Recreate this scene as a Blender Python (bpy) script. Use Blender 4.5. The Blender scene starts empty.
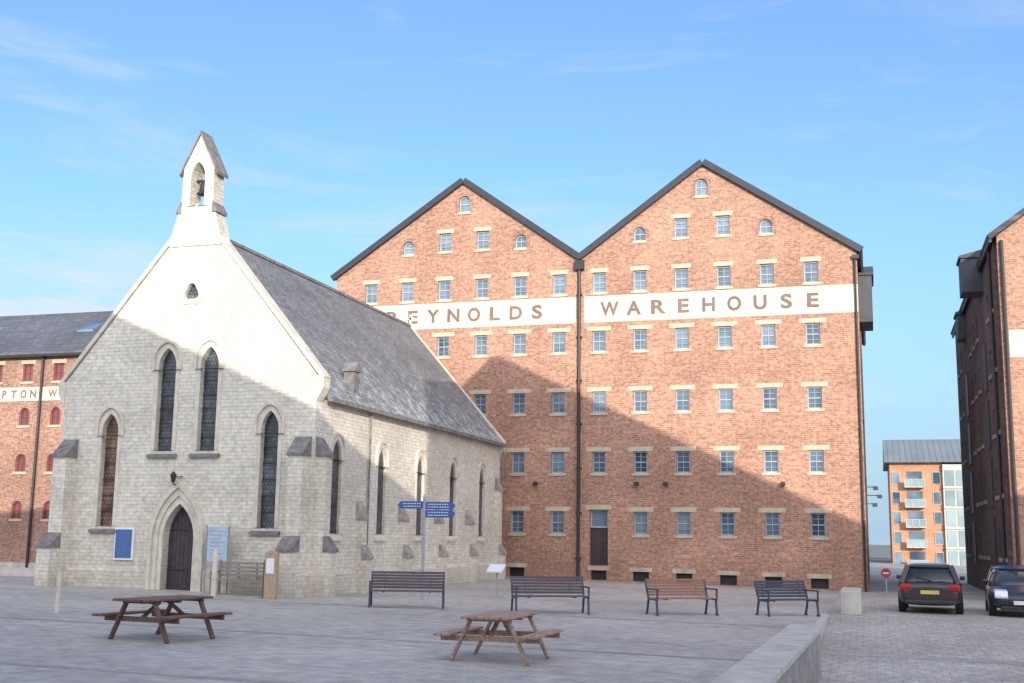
import bpy, bmesh, math, random
from mathutils import Vector, Matrix
random.seed(7)
scene=bpy.context.scene
COL=scene.collection
S=0.45; T=0.22           # sun travel (-S,1,-T)

# ---------------------------------------------------------------- materials
def base_mat(name):
    m=bpy.data.materials.new(name); m.use_nodes=True
    nt=m.node_tree; b=nt.nodes["Principled BSDF"]
    return m,nt,b
def plain(name,col,rough=0.6,metal=0.0,noise=0.12,nscale=6.0,spec=0.5,bump=0.0):
    m,nt,b=base_mat(name); N=nt.nodes; L=nt.links
    tc=N.new("ShaderNodeTexCoord"); nz=N.new("ShaderNodeTexNoise"); nz.inputs["Scale"].default_value=nscale
    nz.inputs["Detail"].default_value=6
    L.new(tc.outputs["Object"],nz.inputs["Vector"])
    mr=N.new("ShaderNodeMapRange"); mr.inputs["From Min"].default_value=.3; mr.inputs["From Max"].default_value=.7
    mr.inputs["To Min"].default_value=1-noise; mr.inputs["To Max"].default_value=1+noise
    L.new(nz.outputs["Fac"],mr.inputs["Value"])
    mx=N.new("ShaderNodeVectorMath"); mx.operation='SCALE'; mx.inputs[0].default_value=col
    L.new(mr.outputs["Result"],mx.inputs["Scale"]); L.new(mx.outputs["Vector"],b.inputs["Base Color"])
    b.inputs["Roughness"].default_value=rough; b.inputs["Metallic"].default_value=metal
    b.inputs["Specular IOR Level"].default_value=spec
    if bump:
        bp=N.new("ShaderNodeBump"); bp.inputs["Strength"].default_value=bump; bp.inputs["Distance"].default_value=.02
        L.new(nz.outputs["Fac"],bp.inputs["Height"]); L.new(bp.outputs["Normal"],b.inputs["Normal"])
    return m
def brick(name,kind,c1,c2,mortar,w,h,ms,stain=0.25,stain_scale=0.35,fine=0.25,rough=0.85,bump=0.4,extra=None,warp=0.0,spec=.3,fscale=5.0):
    m,nt,b=base_mat(name); N=nt.nodes; L=nt.links
    tc=N.new("ShaderNodeTexCoord"); sp=N.new("ShaderNodeSeparateXYZ"); L.new(tc.outputs["Object"],sp.inputs[0])
    cb=N.new("ShaderNodeCombineXYZ")
    if kind=='wall':
        ad=N.new("ShaderNodeMath"); ad.operation='ADD'; L.new(sp.outputs[0],ad.inputs[0]); L.new(sp.outputs[1],ad.inputs[1])
        L.new(ad.outputs[0],cb.inputs[0]); L.new(sp.outputs[2],cb.inputs[1])
    elif kind=='floor':
        L.new(sp.outputs[0],cb.inputs[0]); L.new(sp.outputs[1],cb.inputs[1])
    elif kind=='roofY':
        L.new(sp.outputs[1],cb.inputs[0]); L.new(sp.outputs[2],cb.inputs[1])
    else:
        L.new(sp.outputs[0],cb.inputs[0]); L.new(sp.outputs[2],cb.inputs[1])
    vec=cb.outputs[0]
    if warp:
        wn=N.new("ShaderNodeTexNoise"); wn.inputs["Scale"].default_value=2.5; L.new(vec,wn.inputs["Vector"])
        w1=N.new("ShaderNodeVectorMath"); w1.operation='SUBTRACT'; w1.inputs[1].default_value=(.5,.5,.5); L.new(wn.outputs["Color"],w1.inputs[0])
        w2=N.new("ShaderNodeVectorMath"); w2.operation='SCALE'; w2.inputs["Scale"].default_value=warp; L.new(w1.outputs[0],w2.inputs[0])
        w3=N.new("ShaderNodeVectorMath"); w3.operation='ADD'; L.new(vec,w3.inputs[0]); L.new(w2.outputs[0],w3.inputs[1]); vec=w3.outputs[0]
    bt=N.new("ShaderNodeTexBrick"); L.new(vec,bt.inputs["Vector"])
    bt.inputs["Scale"].default_value=1; bt.inputs["Brick Width"].default_value=w; bt.inputs["Row Height"].default_value=h
    bt.inputs["Mortar Size"].default_value=ms; bt.inputs["Mortar Smooth"].default_value=.3
    bt.inputs["Color1"].default_value=(*c1,1); bt.inputs["Color2"].default_value=(*c2,1); bt.inputs["Mortar"].default_value=(*mortar,1)
    bt.inputs["Bias"].default_value=0
    def rng(sc,amt,src,detail=5):
        nz=N.new("ShaderNodeTexNoise"); nz.inputs["Scale"].default_value=sc; nz.inputs["Detail"].default_value=detail
        L.new(src,nz.inputs["Vector"])
        mr=N.new("ShaderNodeMapRange"); mr.inputs["From Min"].default_value=.32; mr.inputs["From Max"].default_value=.68
        mr.inputs["To Min"].default_value=1-amt; mr.inputs["To Max"].default_value=1+amt*.7
        L.new(nz.outputs["Fac"],mr.inputs["Value"]); return mr.outputs["Result"],nz
    a,_=rng(stain_scale,stain,tc.outputs["Object"],7); f,fn=rng(fscale,fine,vec,4)
    mu=N.new("ShaderNodeMath"); mu.operation='MULTIPLY'; L.new(a,mu.inputs[0]); L.new(f,mu.inputs[1])
    sc=N.new("ShaderNodeVectorMath"); sc.operation='SCALE'; L.new(bt.outputs["Color"],sc.inputs[0]); L.new(mu.outputs[0],sc.inputs["Scale"])
    col=sc.outputs[0]
    if extra: col=extra(nt,tc,sp,col)
    L.new(col,b.inputs["Base Color"]); b.inputs["Roughness"].default_value=rough; b.inputs["Specular IOR Level"].default_value=spec
    hh=N.new("ShaderNodeMath"); hh.operation='SUBTRACT'; L.new(fn.outputs["Fac"],hh.inputs[0]); L.new(bt.outputs["Fac"],hh.inputs[1])
    bp=N.new("ShaderNodeBump"); bp.inputs["Strength"].default_value=bump; bp.inputs["Distance"].default_value=.03
    L.new(hh.outputs[0],bp.inputs["Height"]); L.new(bp.outputs["Normal"],b.inputs["Normal"])
    return m
def frost(lo,hi,axis=2,z0=6,z1=11):
    def fn(nt,tc,sp,col):
        N=nt.nodes;L=nt.links
        nz=N.new("ShaderNodeTexNoise"); nz.inputs["Scale"].default_value=2.8; nz.inputs["Detail"].default_value=12; nz.inputs["Roughness"].default_value=.82
        L.new(tc.outputs["Object"],nz.inputs["Vector"])
        mr=N.new("ShaderNodeMapRange"); mr.inputs["From Min"].default_value=z0; mr.inputs["From Max"].default_value=z1
        mr.inputs["To Min"].default_value=lo; mr.inputs["To Max"].default_value=hi; L.new(sp.outputs[axis],mr.inputs["Value"])
        gt=N.new("ShaderNodeMath"); gt.operation='SUBTRACT'; L.new(nz.outputs["Fac"],gt.inputs[0]); L.new(mr.outputs[0],gt.inputs[1])
        m2=N.new("ShaderNodeMath"); m2.operation='MULTIPLY'; m2.use_clamp=True; m2.inputs[1].default_value=5; L.new(gt.outputs[0],m2.inputs[0])
        mx=N.new("ShaderNodeMixRGB"); mx.inputs[2].default_value=(.59,.60,.62,1); L.new(m2.outputs[0],mx.inputs[0]); L.new(col,mx.inputs[1])
        return mx.outputs[0]
    return fn
def weather(dark,amount=.6,z0=0,z1=2.0):
    def fn(nt,tc,sp,col):
        N=nt.nodes;L=nt.links
        nz=N.new("ShaderNodeTexNoise"); nz.inputs["Scale"].default_value=1.2; nz.inputs["Detail"].default_value=8
        L.new(tc.outputs["Object"],nz.inputs["Vector"])
        mr=N.new("ShaderNodeMapRange"); mr.inputs["From Min"].default_value=z0; mr.inputs["From Max"].default_value=z1
        mr.inputs["To Min"].default_value=amount; mr.inputs["To Max"].default_value=0; L.new(sp.outputs[2],mr.inputs["Value"])
        m2=N.new("ShaderNodeMath"); m2.operation='MULTIPLY'; L.new(nz.outputs["Fac"],m2.inputs[0]); L.new(mr.outputs[0],m2.inputs[1])
        mx=N.new("ShaderNodeMixRGB"); mx.inputs[2].default_value=(*dark,1); L.new(m2.outputs[0],mx.inputs[0]); L.new(col,mx.inputs[1])
        return mx.outputs[0]
    return fn

M={}
M['brick']=brick("warm_red_brick",'wall',(.53,.275,.185),(.35,.175,.125),(.47,.35,.27),.25,.086,.010,stain=.2,stain_scale=.35,fine=.30,fscale=7,extra=weather((.2,.12,.1),.5,0,1.5))
M['brick_dark']=brick("weathered_red_brick",'wall',(.43,.23,.165),(.28,.145,.11),(.40,.30,.24),.25,.086,.010,stain=.22,fine=.32,fscale=7)
M['brick_shaded']=brick("shade_toned_brick",'wall',(.17,.11,.095),(.10,.07,.065),(.17,.14,.13),.25,.086,.010,stain=.3,fine=.3)  # darkened brick copy, shade of an unlit side put into the colour
M['brick_orange']=brick("orange_brick",'wall',(.54,.26,.15),(.48,.23,.13),(.45,.3,.22),.6,.2,.02,stain=.1,fine=.15)
M['stone']=brick("cream_rubble_stone",'wall',(.765,.71,.61),(.67,.615,.52),(.55,.505,.43),.27,.115,.008,stain=.14,stain_scale=.5,fine=.17,bump=.6,warp=.05,extra=weather((.36,.32,.26),.9,0,1.1),fscale=6)
M['dress']=plain("dressed_limestone",(.64,.585,.485),.8,noise=.18,nscale=3,bump=.3)
M['cap']=plain("dark_weathered_stone",(.20,.185,.18),.9,noise=.35,nscale=5,bump=.4)
M['capmid']=plain("grey_weathered_stone",(.33,.30,.27),.9,noise=.35,nscale=5,bump=.4)
M['slate']=brick("slate_roof",'roofX',(.16,.16,.18),(.12,.12,.135),(.08,.08,.09),.5,.22,.015,stain=.2,fine=.2,rough=.6)
M['slateY']=brick("dark_slate_roof",'roofY',(.12,.12,.14),(.08,.08,.10),(.05,.05,.06),.5,.22,.02,stain=.2,fine=.2,rough=.6)
M['church_roof']=brick("frosted_slate_roof",'roofY',(.25,.25,.265),(.18,.18,.19),(.12,.12,.13),.27,.125,.011,stain=.18,stain_scale=.8,fine=.28,rough=.8,bump=.28,extra=frost(.45,.62,2,6,10.5),fscale=8)
M['lintel']=plain("pale_sandstone",(.49,.41,.305),.8,noise=.25,nscale=2)
M['white']=plain("cream_paint",(.71,.62,.46),.6,noise=.09,nscale=1.5)
M['letter']=plain("brown_lettering_paint",(.20,.135,.115),.7,noise=.2,nscale=1.2)
M['black']=plain("black_iron",(.025,.026,.03),.5,noise=.2)
M['barge']=plain("black_bargeboard",(.03,.033,.045),.6,noise=.2)
M['frame']=plain("pale_blue_window_paint",(.34,.41,.48),.5,noise=.1)
def glass(name,a,b2,rough=.08,sc=.35):
    m,nt,b=base_mat(name);N=nt.nodes;L=nt.links
    tc=N.new("ShaderNodeTexCoord");nz=N.new("ShaderNodeTexNoise");nz.inputs["Scale"].default_value=sc;nz.inputs["Detail"].default_value=2
    oi=N.new("ShaderNodeObjectInfo"); av=N.new("ShaderNodeVectorMath"); av.operation='ADD'; 
    mv=N.new("ShaderNodeMath"); mv.operation='MULTIPLY'; mv.inputs[1].default_value=37; L.new(oi.outputs["Random"],mv.inputs[0])
    L.new(tc.outputs["Object"],av.inputs[0]); L.new(mv.outputs[0],av.inputs[1]); L.new(av.outputs[0],nz.inputs["Vector"])
    mr=N.new("ShaderNodeMapRange");mr.inputs["From Min"].default_value=.35;mr.inputs["From Max"].default_value=.65;L.new(nz.outputs["Fac"],mr.inputs["Value"])
    mx=N.new("ShaderNodeMixRGB");mx.inputs[1].default_value=(*a,1);mx.inputs[2].default_value=(*b2,1);L.new(mr.outputs[0],mx.inputs[0]);L.new(mx.outputs[0],b.inputs["Base Color"])
    b.inputs["Roughness"].default_value=rough; b.inputs["Specular IOR Level"].default_value=.8
    return m
M['glass']=glass("window_glass",(.05,.08,.11),(.20,.28,.36))
M['redglass']=glass("red_shuttered_pane",(.10,.04,.045),(.20,.08,.08),.4)
M['leaded']=brick("leaded_dark_glass",'wall',(.07,.08,.10),(.12,.13,.15),(.03,.03,.03),.12,.12,.012,stain=.6,stain_scale=1.5,fine=.3,rough=.3,bump=.1,spec=.4)
M['leaded_reflect']=brick("leaded_orange_reflection",'wall',(.34,.18,.09),(.20,.13,.09),(.04,.03,.03),.12,.12,.012,stain=.7,stain_scale=1.5,fine=.3,rough=.3,bump=.1,spec=.4)  # leaded pane with an orange reflection painted into its colour
M['door']=brick("dark_plank_door",'wall',(.085,.06,.07),(.06,.045,.05),(.02,.02,.02),.14,4,.01,rough=.6)
M['pave']=brick("plaza_stone_setts",'floor',(.51,.475,.445),(.42,.39,.37),(.33,.31,.295),.30,.15,.008,stain=.2,stain_scale=.2,fine=.2,rough=.72,bump=.25,spec=.3,fscale=3.0)
M['road']=brick("block_paved_road",'floor',(.49,.455,.42),(.40,.37,.35),(.28,.26,.25),.3,.3,.010,stain=.2,stain_scale=.3,fine=.22,rough=.7,bump=.3)
M['band']=brick("brick_paving_band",'floor',(.42,.385,.36),(.37,.34,.32),(.29,.27,.26),.24,.12,.01,stain=.2,fine=.2,rough=.7)
M['dark_pave']=brick("dark_brick_paving",'floor',(.24,.22,.22),(.20,.18,.185),(.12,.11,.11),.24,.12,.01,stain=.2,fine=.2,rough=.7)
M['land']=plain("distant_ground",(.2,.2,.17),.95,noise=.3,nscale=.05)
M['wallstone']=plain("pale_coping_stone",(.51,.47,.43),.75,noise=.2,nscale=2.2,bump=.25)
M['wallface']=brick("low_wall_stone",'wall',(.36,.335,.315),(.335,.31,.295),(.28,.26,.25),1.2,.6,.006,stain=.25,stain_scale=1.2,fine=.2)
def wood(name,c,amt=.3,rough=.7):
    m,nt,b=base_mat(name);N=nt.nodes;L=nt.links
    tc=N.new("ShaderNodeTexCoord");mp=N.new("ShaderNodeMapping");mp.inputs["Scale"].default_value=(14,1.5,14);L.new(tc.outputs["Object"],mp.inputs["Vector"])
    nz=N.new("ShaderNodeTexNoise");nz.inputs["Scale"].default_value=2;nz.inputs["Detail"].default_value=6;L.new(mp.outputs[0],nz.inputs["Vector"])
    mr=N.new("ShaderNodeMapRange");mr.inputs["From Min"].default_value=.3;mr.inputs["From Max"].default_value=.7;mr.inputs["To Min"].default_value=1-amt;mr.inputs["To Max"].default_value=1+amt;L.new(nz.outputs["Fac"],mr.inputs["Value"])
    sc=N.new("ShaderNodeVectorMath");sc.operation='SCALE';sc.inputs[0].default_value=c;L.new(mr.outputs[0],sc.inputs["Scale"]);L.new(sc.outputs[0],b.inputs["Base Color"])
    b.inputs["Roughness"].default_value=rough
    return m
M['wood_brown']=wood("stained_brown_timber",(.15,.09,.07),.4)
M['wood_red']=wood("weathered_reddish_timber",(.36,.24,.185),.4)
M['wood_orange']=wood("orange_brown_slats",(.30,.16,.11))
M['wood_dark']=wood("dark_purple_brown_slats",(.10,.08,.095))
M['wood_grey']=wood("grey_brown_timber",(.28,.24,.21))
M['wood_tan']=wood("tan_timber_board",(.42,.31,.21))
M['iron_blue']=plain("dark_blue_iron",(.05,.055,.09),.5)
M['blue']=plain("blue_sign_paint",(.03,.10,.32),.4,noise=.05)
M['blueboard']=plain("faded_blue_notice",(.06,.14,.34),.5,noise=.3,nscale=12)
M['paper']=plain("pale_notice_paper",(.42,.52,.62),.6,noise=.15,nscale=9)
M['signwhite']=plain("white_sign_paint",(.8,.8,.8),.5,noise=.03)
M['red']=plain("red_sign_paint",(.32,.04,.04),.5,noise=.03)
M['grey']=plain("grey_metal",(.35,.37,.40),.4,metal=.3)
M['redframe']=plain("red_window_paint",(.26,.05,.06),.5)
M['teal']=glass("greenish_balcony_glass",(.20,.27,.29),(.32,.40,.42),.1)
M['render']=plain("pale_grey_render",(.46,.45,.42),.7)
M['greyclad']=plain("dark_grey_cladding",(.06,.065,.08),.6,noise=.2,nscale=2)
M['metalroof']=brick("seamed_metal_roof",'roofX',(.22,.25,.27),(.20,.23,.24),(.12,.14,.15),.6,9,.04,stain=.1,fine=.05,rough=.5)

# ---------------------------------------------------------------- builder
class MB:
    def __init__(s): s.v=[];s.f=[];s.m=[]
    def add(s,vs,fs,mi=0):
        o=len(s.v); s.v+= [tuple(p) for p in vs]
        for f in fs: s.f.append([o+i for i in f]); s.m.append(mi)
        return s
    def box(s,x0,x1,y0,y1,z0,z1,mi=0):
        vs=[(x0,y0,z0),(x1,y0,z0),(x1,y1,z0),(x0,y1,z0),(x0,y0,z1),(x1,y0,z1),(x1,y1,z1),(x0,y1,z1)]
        return s.add(vs,[(0,3,2,1),(4,5,6,7),(0,1,5,4),(1,2,6,5),(2,3,7,6),(3,0,4,7)],mi)
    def _p(s,p,axis,a):
        if axis=='y': return (p[0],a,p[1])
        if axis=='x': return (a,p[0],p[1])
        return (p[0],p[1],a)
    def prism(s,poly,axis,a,b,mi=0):
        n=len(poly); vs=[s._p(p,axis,a) for p in poly]+[s._p(p,axis,b) for p in poly]
        fs=[tuple(range(n)),tuple(range(2*n-1,n-1,-1))]+[(i,i+n,(i+1)%n+n,(i+1)%n) for i in range(n)]
        return s.add(vs,fs,mi)
    def ring(s,outer,inner,axis,a,b,mi=0):
        n=len(outer); vs=[s._p(p,axis,k) for k in (a,b) for p in outer+inner]
        fs=[]
        for i in range(n):
            j=(i+1)%n
            fs+=[(i,j,n+j,n+i),(2*n+i,3*n+i,3*n+j,2*n+j),(i,2*n+i,2*n+j,j),(n+i,n+j,3*n+j,3*n+i)]
        return s.add(vs,fs,mi)
    def beam(s,p0,p1,w,h,mi=0,up=(0,0,1)):
        p0=Vector(p0);p1=Vector(p1);d=(p1-p0).normalized();u=Vector(up)
        if abs(d.dot(u))>.95:u=Vector((0,1,0))
        r=d.cross(u).normalized()*w/2;u2=r.cross(d).normalized()*h/2
        vs=[p+a*r+b*u2 for p in (p0,p1) for a,b in ((-1,-1),(1,-1),(1,1),(-1,1))]
        return s.add(vs,[(0,1,2,3),(7,6,5,4),(0,4,5,1),(1,5,6,2),(2,6,7,3),(3,7,4,0)],mi)
    def cyl(s,p0,p1,r0,r1=None,n=12,mi=0):
        r1=r0 if r1 is None else r1
        p0=Vector(p0);p1=Vector(p1);d=(p1-p0).normalized();u=Vector((0,0,1)) if abs(d.z)<.9 else Vector((1,0,0))
        a=d.cross(u).normalized();b=d.cross(a)
        vs=[p+(a*math.cos(t)+b*math.sin(t))*r for p,r in ((p0,r0),(p1,r1)) for t in [2*math.pi*i/n for i in range(n)]]
        return s.add(vs,[tuple(range(n)),tuple(range(2*n-1,n-1,-1))]+[(i,i+n,(i+1)%n+n,(i+1)%n) for i in range(n)],mi)
    def mesh(s,name,mats,o=(0,0,0),smooth=False):
        me=bpy.data.meshes.new(name); me.from_pydata([(x-o[0],y-o[1],z-o[2]) for x,y,z in s.v],[],s.f)
        for k in mats: me.materials.append(M[k] if isinstance(k,str) else k)
        for p,i in zip(me.polygons,s.m): p.material_index=i; p.use_smooth=smooth
        bm=bmesh.new();bm.from_mesh(me);bmesh.ops.recalc_face_normals(bm,faces=bm.faces);bm.to_mesh(me);bm.free()
        return me
    def obj(s,name,mats,parent=None,o=(0,0,0),loc=None,bevel=0,smooth=False,label=None):
        ob=bpy.data.objects.new(name,s.mesh(name,mats,o,smooth)); COL.objects.link(ob)
        if parent: ob.parent=parent
        if loc: ob.location=loc
        if bevel:
            md=ob.modifiers.new("bevel",'BEVEL'); md.width=bevel; md.segments=2; md.limit_method='ANGLE'
        if label: ob["label"]=label
        return ob
def thing(name,label,cat,loc=(0,0,0),rot=0,group=None):
    e=bpy.data.objects.new(name,None); e.empty_display_size=.2; COL.objects.link(e); e.location=loc; e.rotation_euler=(0,0,rot)
    e["label"]=label; e["category"]=cat
    if group: e["group"]=group
    return e
def tag(o,label,cat,group=None):
    o["label"]=label;o["category"]=cat
    if group:o["group"]=group
    return o
def cut(ob,cutter):
    cme=cutter.mesh("cut",[]); co=bpy.data.objects.new("cut",cme); COL.objects.link(co)
    md=ob.modifiers.new("b",'BOOLEAN'); md.object=co; md.operation='DIFFERENCE'; md.solver='EXACT'
    bpy.context.view_layer.update()
    dg=bpy.context.evaluated_depsgraph_get(); me=bpy.data.meshes.new_from_object(ob.evaluated_get(dg))
    ob.modifiers.clear(); ob.data=me; bpy.data.objects.remove(co)
def lancet(cx,w,z0,z1,n=6):
    h=min(w*.95,(z1-z0)*.6); zs=z1-h; R=(w*w/4+h*h)/w
    pts=[(cx-w/2,z0),(cx+w/2,z0)]
    a1=math.asin(min(1,h/R))
    for i in range(n+1):
        a=a1*i/n; pts.append((cx+w/2-R+R*math.cos(a),zs+R*math.sin(a)))
    for i in range(n-1,-1,-1):
        a=a1*i/n; pts.append((cx-w/2+R-R*math.cos(a),zs+R*math.sin(a)))
    return pts
def roundtop(cx,w,z0,z1,n=8):
    r=w/2; zs=z1-r
    return [(cx-r,z0),(cx+r,z0)]+[(cx+r*math.cos(math.pi*i/n),zs+r*math.sin(math.pi*i/n)) for i in range(n+1)]
def gz(x):
    if x<-26: return max(-.25,.27+.04*(x+26))      # ground falls away again beyond the church
    return -0.015*(min(12,x)+8)
def dip(x,y): return 0 if x<-1.295 else -.55*max(0,min(1,(34-y)/10))
def gpos(X,Y,):
    s=2.02/(1.9-.015*X); return (X*s,Y*s,gz(X*s))
def letters(body,xa,xb,zc,h,y,name,parent,o,mat,squeeze=1.0,bold=.032):
    ob_v=[];ob_f=[]; n=len(body)
    for i,chh in enumerate(body):
        if chh==' ': continue
        cu=bpy.data.curves.new("t",'FONT'); cu.body=chh; cu.size=1; cu.offset=bold; cu.extrude=.012
        t=bpy.data.objects.new("t",cu); COL.objects.link(t); bpy.context.view_layer.update()
        me=bpy.data.meshes.new_from_object(t.evaluated_get(bpy.context.evaluated_depsgraph_get())); bpy.data.objects.remove(t)
        xs=[v.co.x for v in me.vertices]; ys=[v.co.y for v in me.vertices]
        k=h/.76; cxm=(min(xs)+max(xs))/2; cym=(min(ys)+max(ys))/2; X=xa+(xb-xa)*i/(n-1); off=len(ob_v)
        sq=squeeze*(1.25 if chh in 'ESRL' else (.88 if chh in 'WO' else 1.02))
        for v in me.vertices: ob_v.append((X+(v.co.x-cxm)*k*sq-o[0],y-v.co.z-o[1],zc+(v.co.y-cym)*k-o[2]))
        for p in me.polygons: ob_f.append([off+q for q in p.vertices])
    me=bpy.data.meshes.new(name); me.from_pydata(ob_v,[],ob_f); me.materials.append(M[mat])
    ob=bpy.data.objects.new(name,me); COL.objects.link(ob); ob.parent=parent; return ob

# ---------------------------------------------------------------- ground
xs=[-1500,-60,-45,-39,-30,-26,-20,-10,-3,-1.30,-1.29,12,1500]; ys=[-1500,-40,0,20,24,34,40,60,80,1500]
def sheet(name,xs,ys,mat,dz=0.0):
    v=[(x,y,gz(x)+dz+dip(x,y)) for y in ys for x in xs]; n=len(xs)
    f=[(j*n+i,j*n+i+1,(j+1)*n+i+1,(j+1)*n+i) for j in range(len(ys)-1) for i in range(n-1)]
    me=bpy.data.meshes.new(name); me.from_pydata(v,[],f); me.materials.append(M[mat])
    ob=bpy.data.objects.new(name,me); COL.objects.link(ob); ob["kind"]="structure"
    return ob
sheet("ground",xs,ys,'land')
sheet("plaza_paving",[-60,-45,-39,-30,-26,-20,-10,-3,-1.30],[-30,0,20,40,60,80],'pave',.004)
sheet("road",[-1.285,3,8,12,40],[-30,0,20,24,34,40,60,80,128],'road',.004)
for k,yy in enumerate((14.2,20.6,29.0)):
    sheet("paving_band",[-26,-20,-10,-3,-1.7],[yy,yy+.24],'band',.008)
sheet("paving_band",[-.9,.9],[19.6,22.2],'dark_pave',.008)
sheet("paving_band",[-1.2,4.5],[27.0,27.5],'band',.008)
# ---------------------------------------------------------------- warehouse
WY=52.0
def sash_window(parent,cx,z0,z1,w,o,yface,frame='frame',glassm='glass',cols=2,rows=4,lint=True,sillw=.95,lintw=1.3,arched=False,sill=True,lm='lintel'):
    yi=yface+.14
    shp=(lambda ww,a,b:roundtop(cx,ww,a,b)) if arched else (lambda ww,a,b:[(cx-ww/2,a),(cx+ww/2,a),(cx+ww/2,b),(cx-ww/2,b)])
    win=MB().prism(shp(w-.04,z0+.02,z1-.02),'y',yi+.03,yi+.06).obj("window",[glassm],parent,(cx,yface,z0))
    win.location=(cx-o[0],yface-o[1],z0-o[2])
    fr=MB(); fr.ring(shp(w-.005,z0+.003,z1-.003),shp(w-.12,z0+.06,z1-.06),'y',yi-.03,yi+.028)
    for i in range(1,cols): x=cx-w/2+w*i/cols; fr.box(x-.012,x+.012,yi-.01,yi+.024,z0+.06,z1-.06)
    for i in range(1,rows): z=z0+(z1-z0)*i/rows; hh=.024 if i==rows//2 else .009; fr.box(cx-w/2+.06,cx+w/2-.06,yi-.012,yi+.02,z-hh,z+hh)
    fr.obj("frame",[frame],win,(cx,yface,z0))
    if sill: MB().box(cx-sillw/2,cx+sillw/2,yface-.05,yface+.13,z0-.12,z0-.002).obj("sill",[lm],win,(cx,yface,z0))
    if lint: MB().box(cx-lintw/2,cx+lintw/2,yface-.015,yface+.1,z1+.002,z1+.20).obj("lintel",[lm],win,(cx,yface,z0))
    return win
wh_o=(-12.6,52,0)
wh=thing("brick_warehouse","tall red brick double-gabled warehouse with cream painted name band","warehouse",wh_o)
WL,WR,WM=-24.95,-.25,-12.6
EZ,AZ,VZ=14.5,18.9,14.75
prof=[(WL,-.6),(WR,-.6),(WR,EZ),(-6.85,AZ),(WM,VZ),(-18.4,AZ),(WL,EZ)]
wall=MB().prism(prof,'y',WY,WY+26).obj("wall",['brick'])
colx=[-23.10+1.9005*c for c in range(12)]
cutm=MB(); wins=[]
rowsz={'A':(13.12,14.06),'B':(10.36,11.32),'C':(7.56,8.52),'D':(4.83,5.79),'E':(2.12,3.12)}
for r,(a,b) in rowsz.items():
    for c in range(12):
        if r=='E' and c==6: continue
        wins.append((colx[c],a,b,.62,False))
for g in (0,6):
    for c in (2,3): wins.append((colx[c+g],15.5,16.4,.60,False))
    for c in (1,4): wins.append((colx[c+g],15.45,16.1,.56,True))
    wins.append((colx[2+g]+.95,17.4,18.2,.56,True))
for x,a,b,w,ar in wins:
    cutm.prism(roundtop(x,w,a,b) if ar else [(x-w/2,a),(x+w/2,a),(x+w/2,b),(x-w/2,b)],'y',WY-.5,WY+.4)
bas=[colx[c] for c in (4,6,7,8,9,10,11)]
for x in bas:
    g0=gz(x)+.06; cutm.box(x-.36,x+.36,WY-.5,WY+.4,g0,g0+.42)
dx=colx[6]; cutm.box(dx-.42,dx+.42,WY-.5,WY+.4,.75,3.2)
cut(wall,cutm)
for v in wall.data.vertices: v.co-=Vector(wh_o)
wall.parent=wh
for x,a,b,w,ar in wins:
    sash_window(wh,x,a,b,w,wh_o,WY,arched=ar,cols=2,rows=2 if ar else 4,lint=not ar,sillw=.82 if not ar else .66,lintw=1.15 if b<13 else .9)
    if ar:
        MB().ring(roundtop(x,w+.34,a,b+.17),roundtop(x,w+.01,a,b+.005),'y',WY-.012,WY+.1).obj("arch_stones",['brick_dark'],wh,wh_o)
for x in bas:
    g0=gz(x)+.06
    w_=MB().box(x-.355,x+.355,WY+.25,WY+.3,g0+.003,g0+.415).obj("basement_window",['black'],wh,wh_o)
    MB().box(x-.5,x+.5,WY-.03,WY+.1,g0+.422,g0+.6).obj("lintel",['lintel'],w_,wh_o)
d_=MB().box(dx-.41,dx+.41,WY+.24,WY+.3,.753,2.4).obj("door",['door'],wh,wh_o)
fl=MB().box(dx-.34,dx+.34,WY+.26,WY+.3,2.47,3.14).obj("fanlight",['glass'],d_,wh_o)
MB().ring([(dx-.415,2.402),(dx+.415,2.402),(dx+.415,3.197),(dx-.415,3.197)],[(dx-.34,2.47),(dx+.34,2.47),(dx+.34,3.13),(dx-.34,3.13)],'y',WY+.2,WY+.28).obj("frame",['frame'],d_,wh_o)
MB().box(dx-.6,dx+.6,WY-.015,WY+.1,3.202,3.40).obj("lintel",['lintel'],d_,wh_o)
MB().box(WL+.01,WM-.2,WY-.012,WY+.05,11.72,12.95).obj("painted_band",['white'],wh,wh_o)
MB().box(WM+.2,WR-.01,WY-.012,WY+.05,11.72,12.95).obj("painted_band",['white'],wh,wh_o)
letters("REYNOLDS",-21.9,-14.65,12.33,.66,WY-.02,"lettering",wh,wh_o,'letter')
letters("WAREHOUSE",-11.2,-2.15,12.33,.66,WY-.02,"lettering",wh,wh_o,'letter')
def slab(mb,p,q,t,y0,y1,mi=0):
    d=Vector((q[0]-p[0],q[1]-p[1])).normalized(); n=Vector((-d.y,d.x)); n=n if n.y>0 else -n
    mb.prism([p,q,(q[0]+n.x*t,q[1]+n.y*t),(p[0]+n.x*t,p[1]+n.y*t)],'y',y0,y1,mi)
rf=MB()
def ext(p,q,e): d=Vector((p[0]-q[0],p[1]-q[1])).normalized(); return (p[0]+d.x*e,p[1]+d.y*e)
g=.02
for ap,l,r in (((-6.85,AZ+g),(WM,VZ+g),ext((WR,EZ+g),(-6.85,AZ+g),.2)),((-18.4,AZ+g),ext((WL,EZ+g),(-18.4,AZ+g),.2),(WM,VZ+g))):
    slab(rf,l,ap,.16,WY-.02,WY+26.3); slab(rf,ap,r,.158,WY-.015,WY+26.3)
rf.obj("roof",['slateY'],wh,wh_o)
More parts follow.
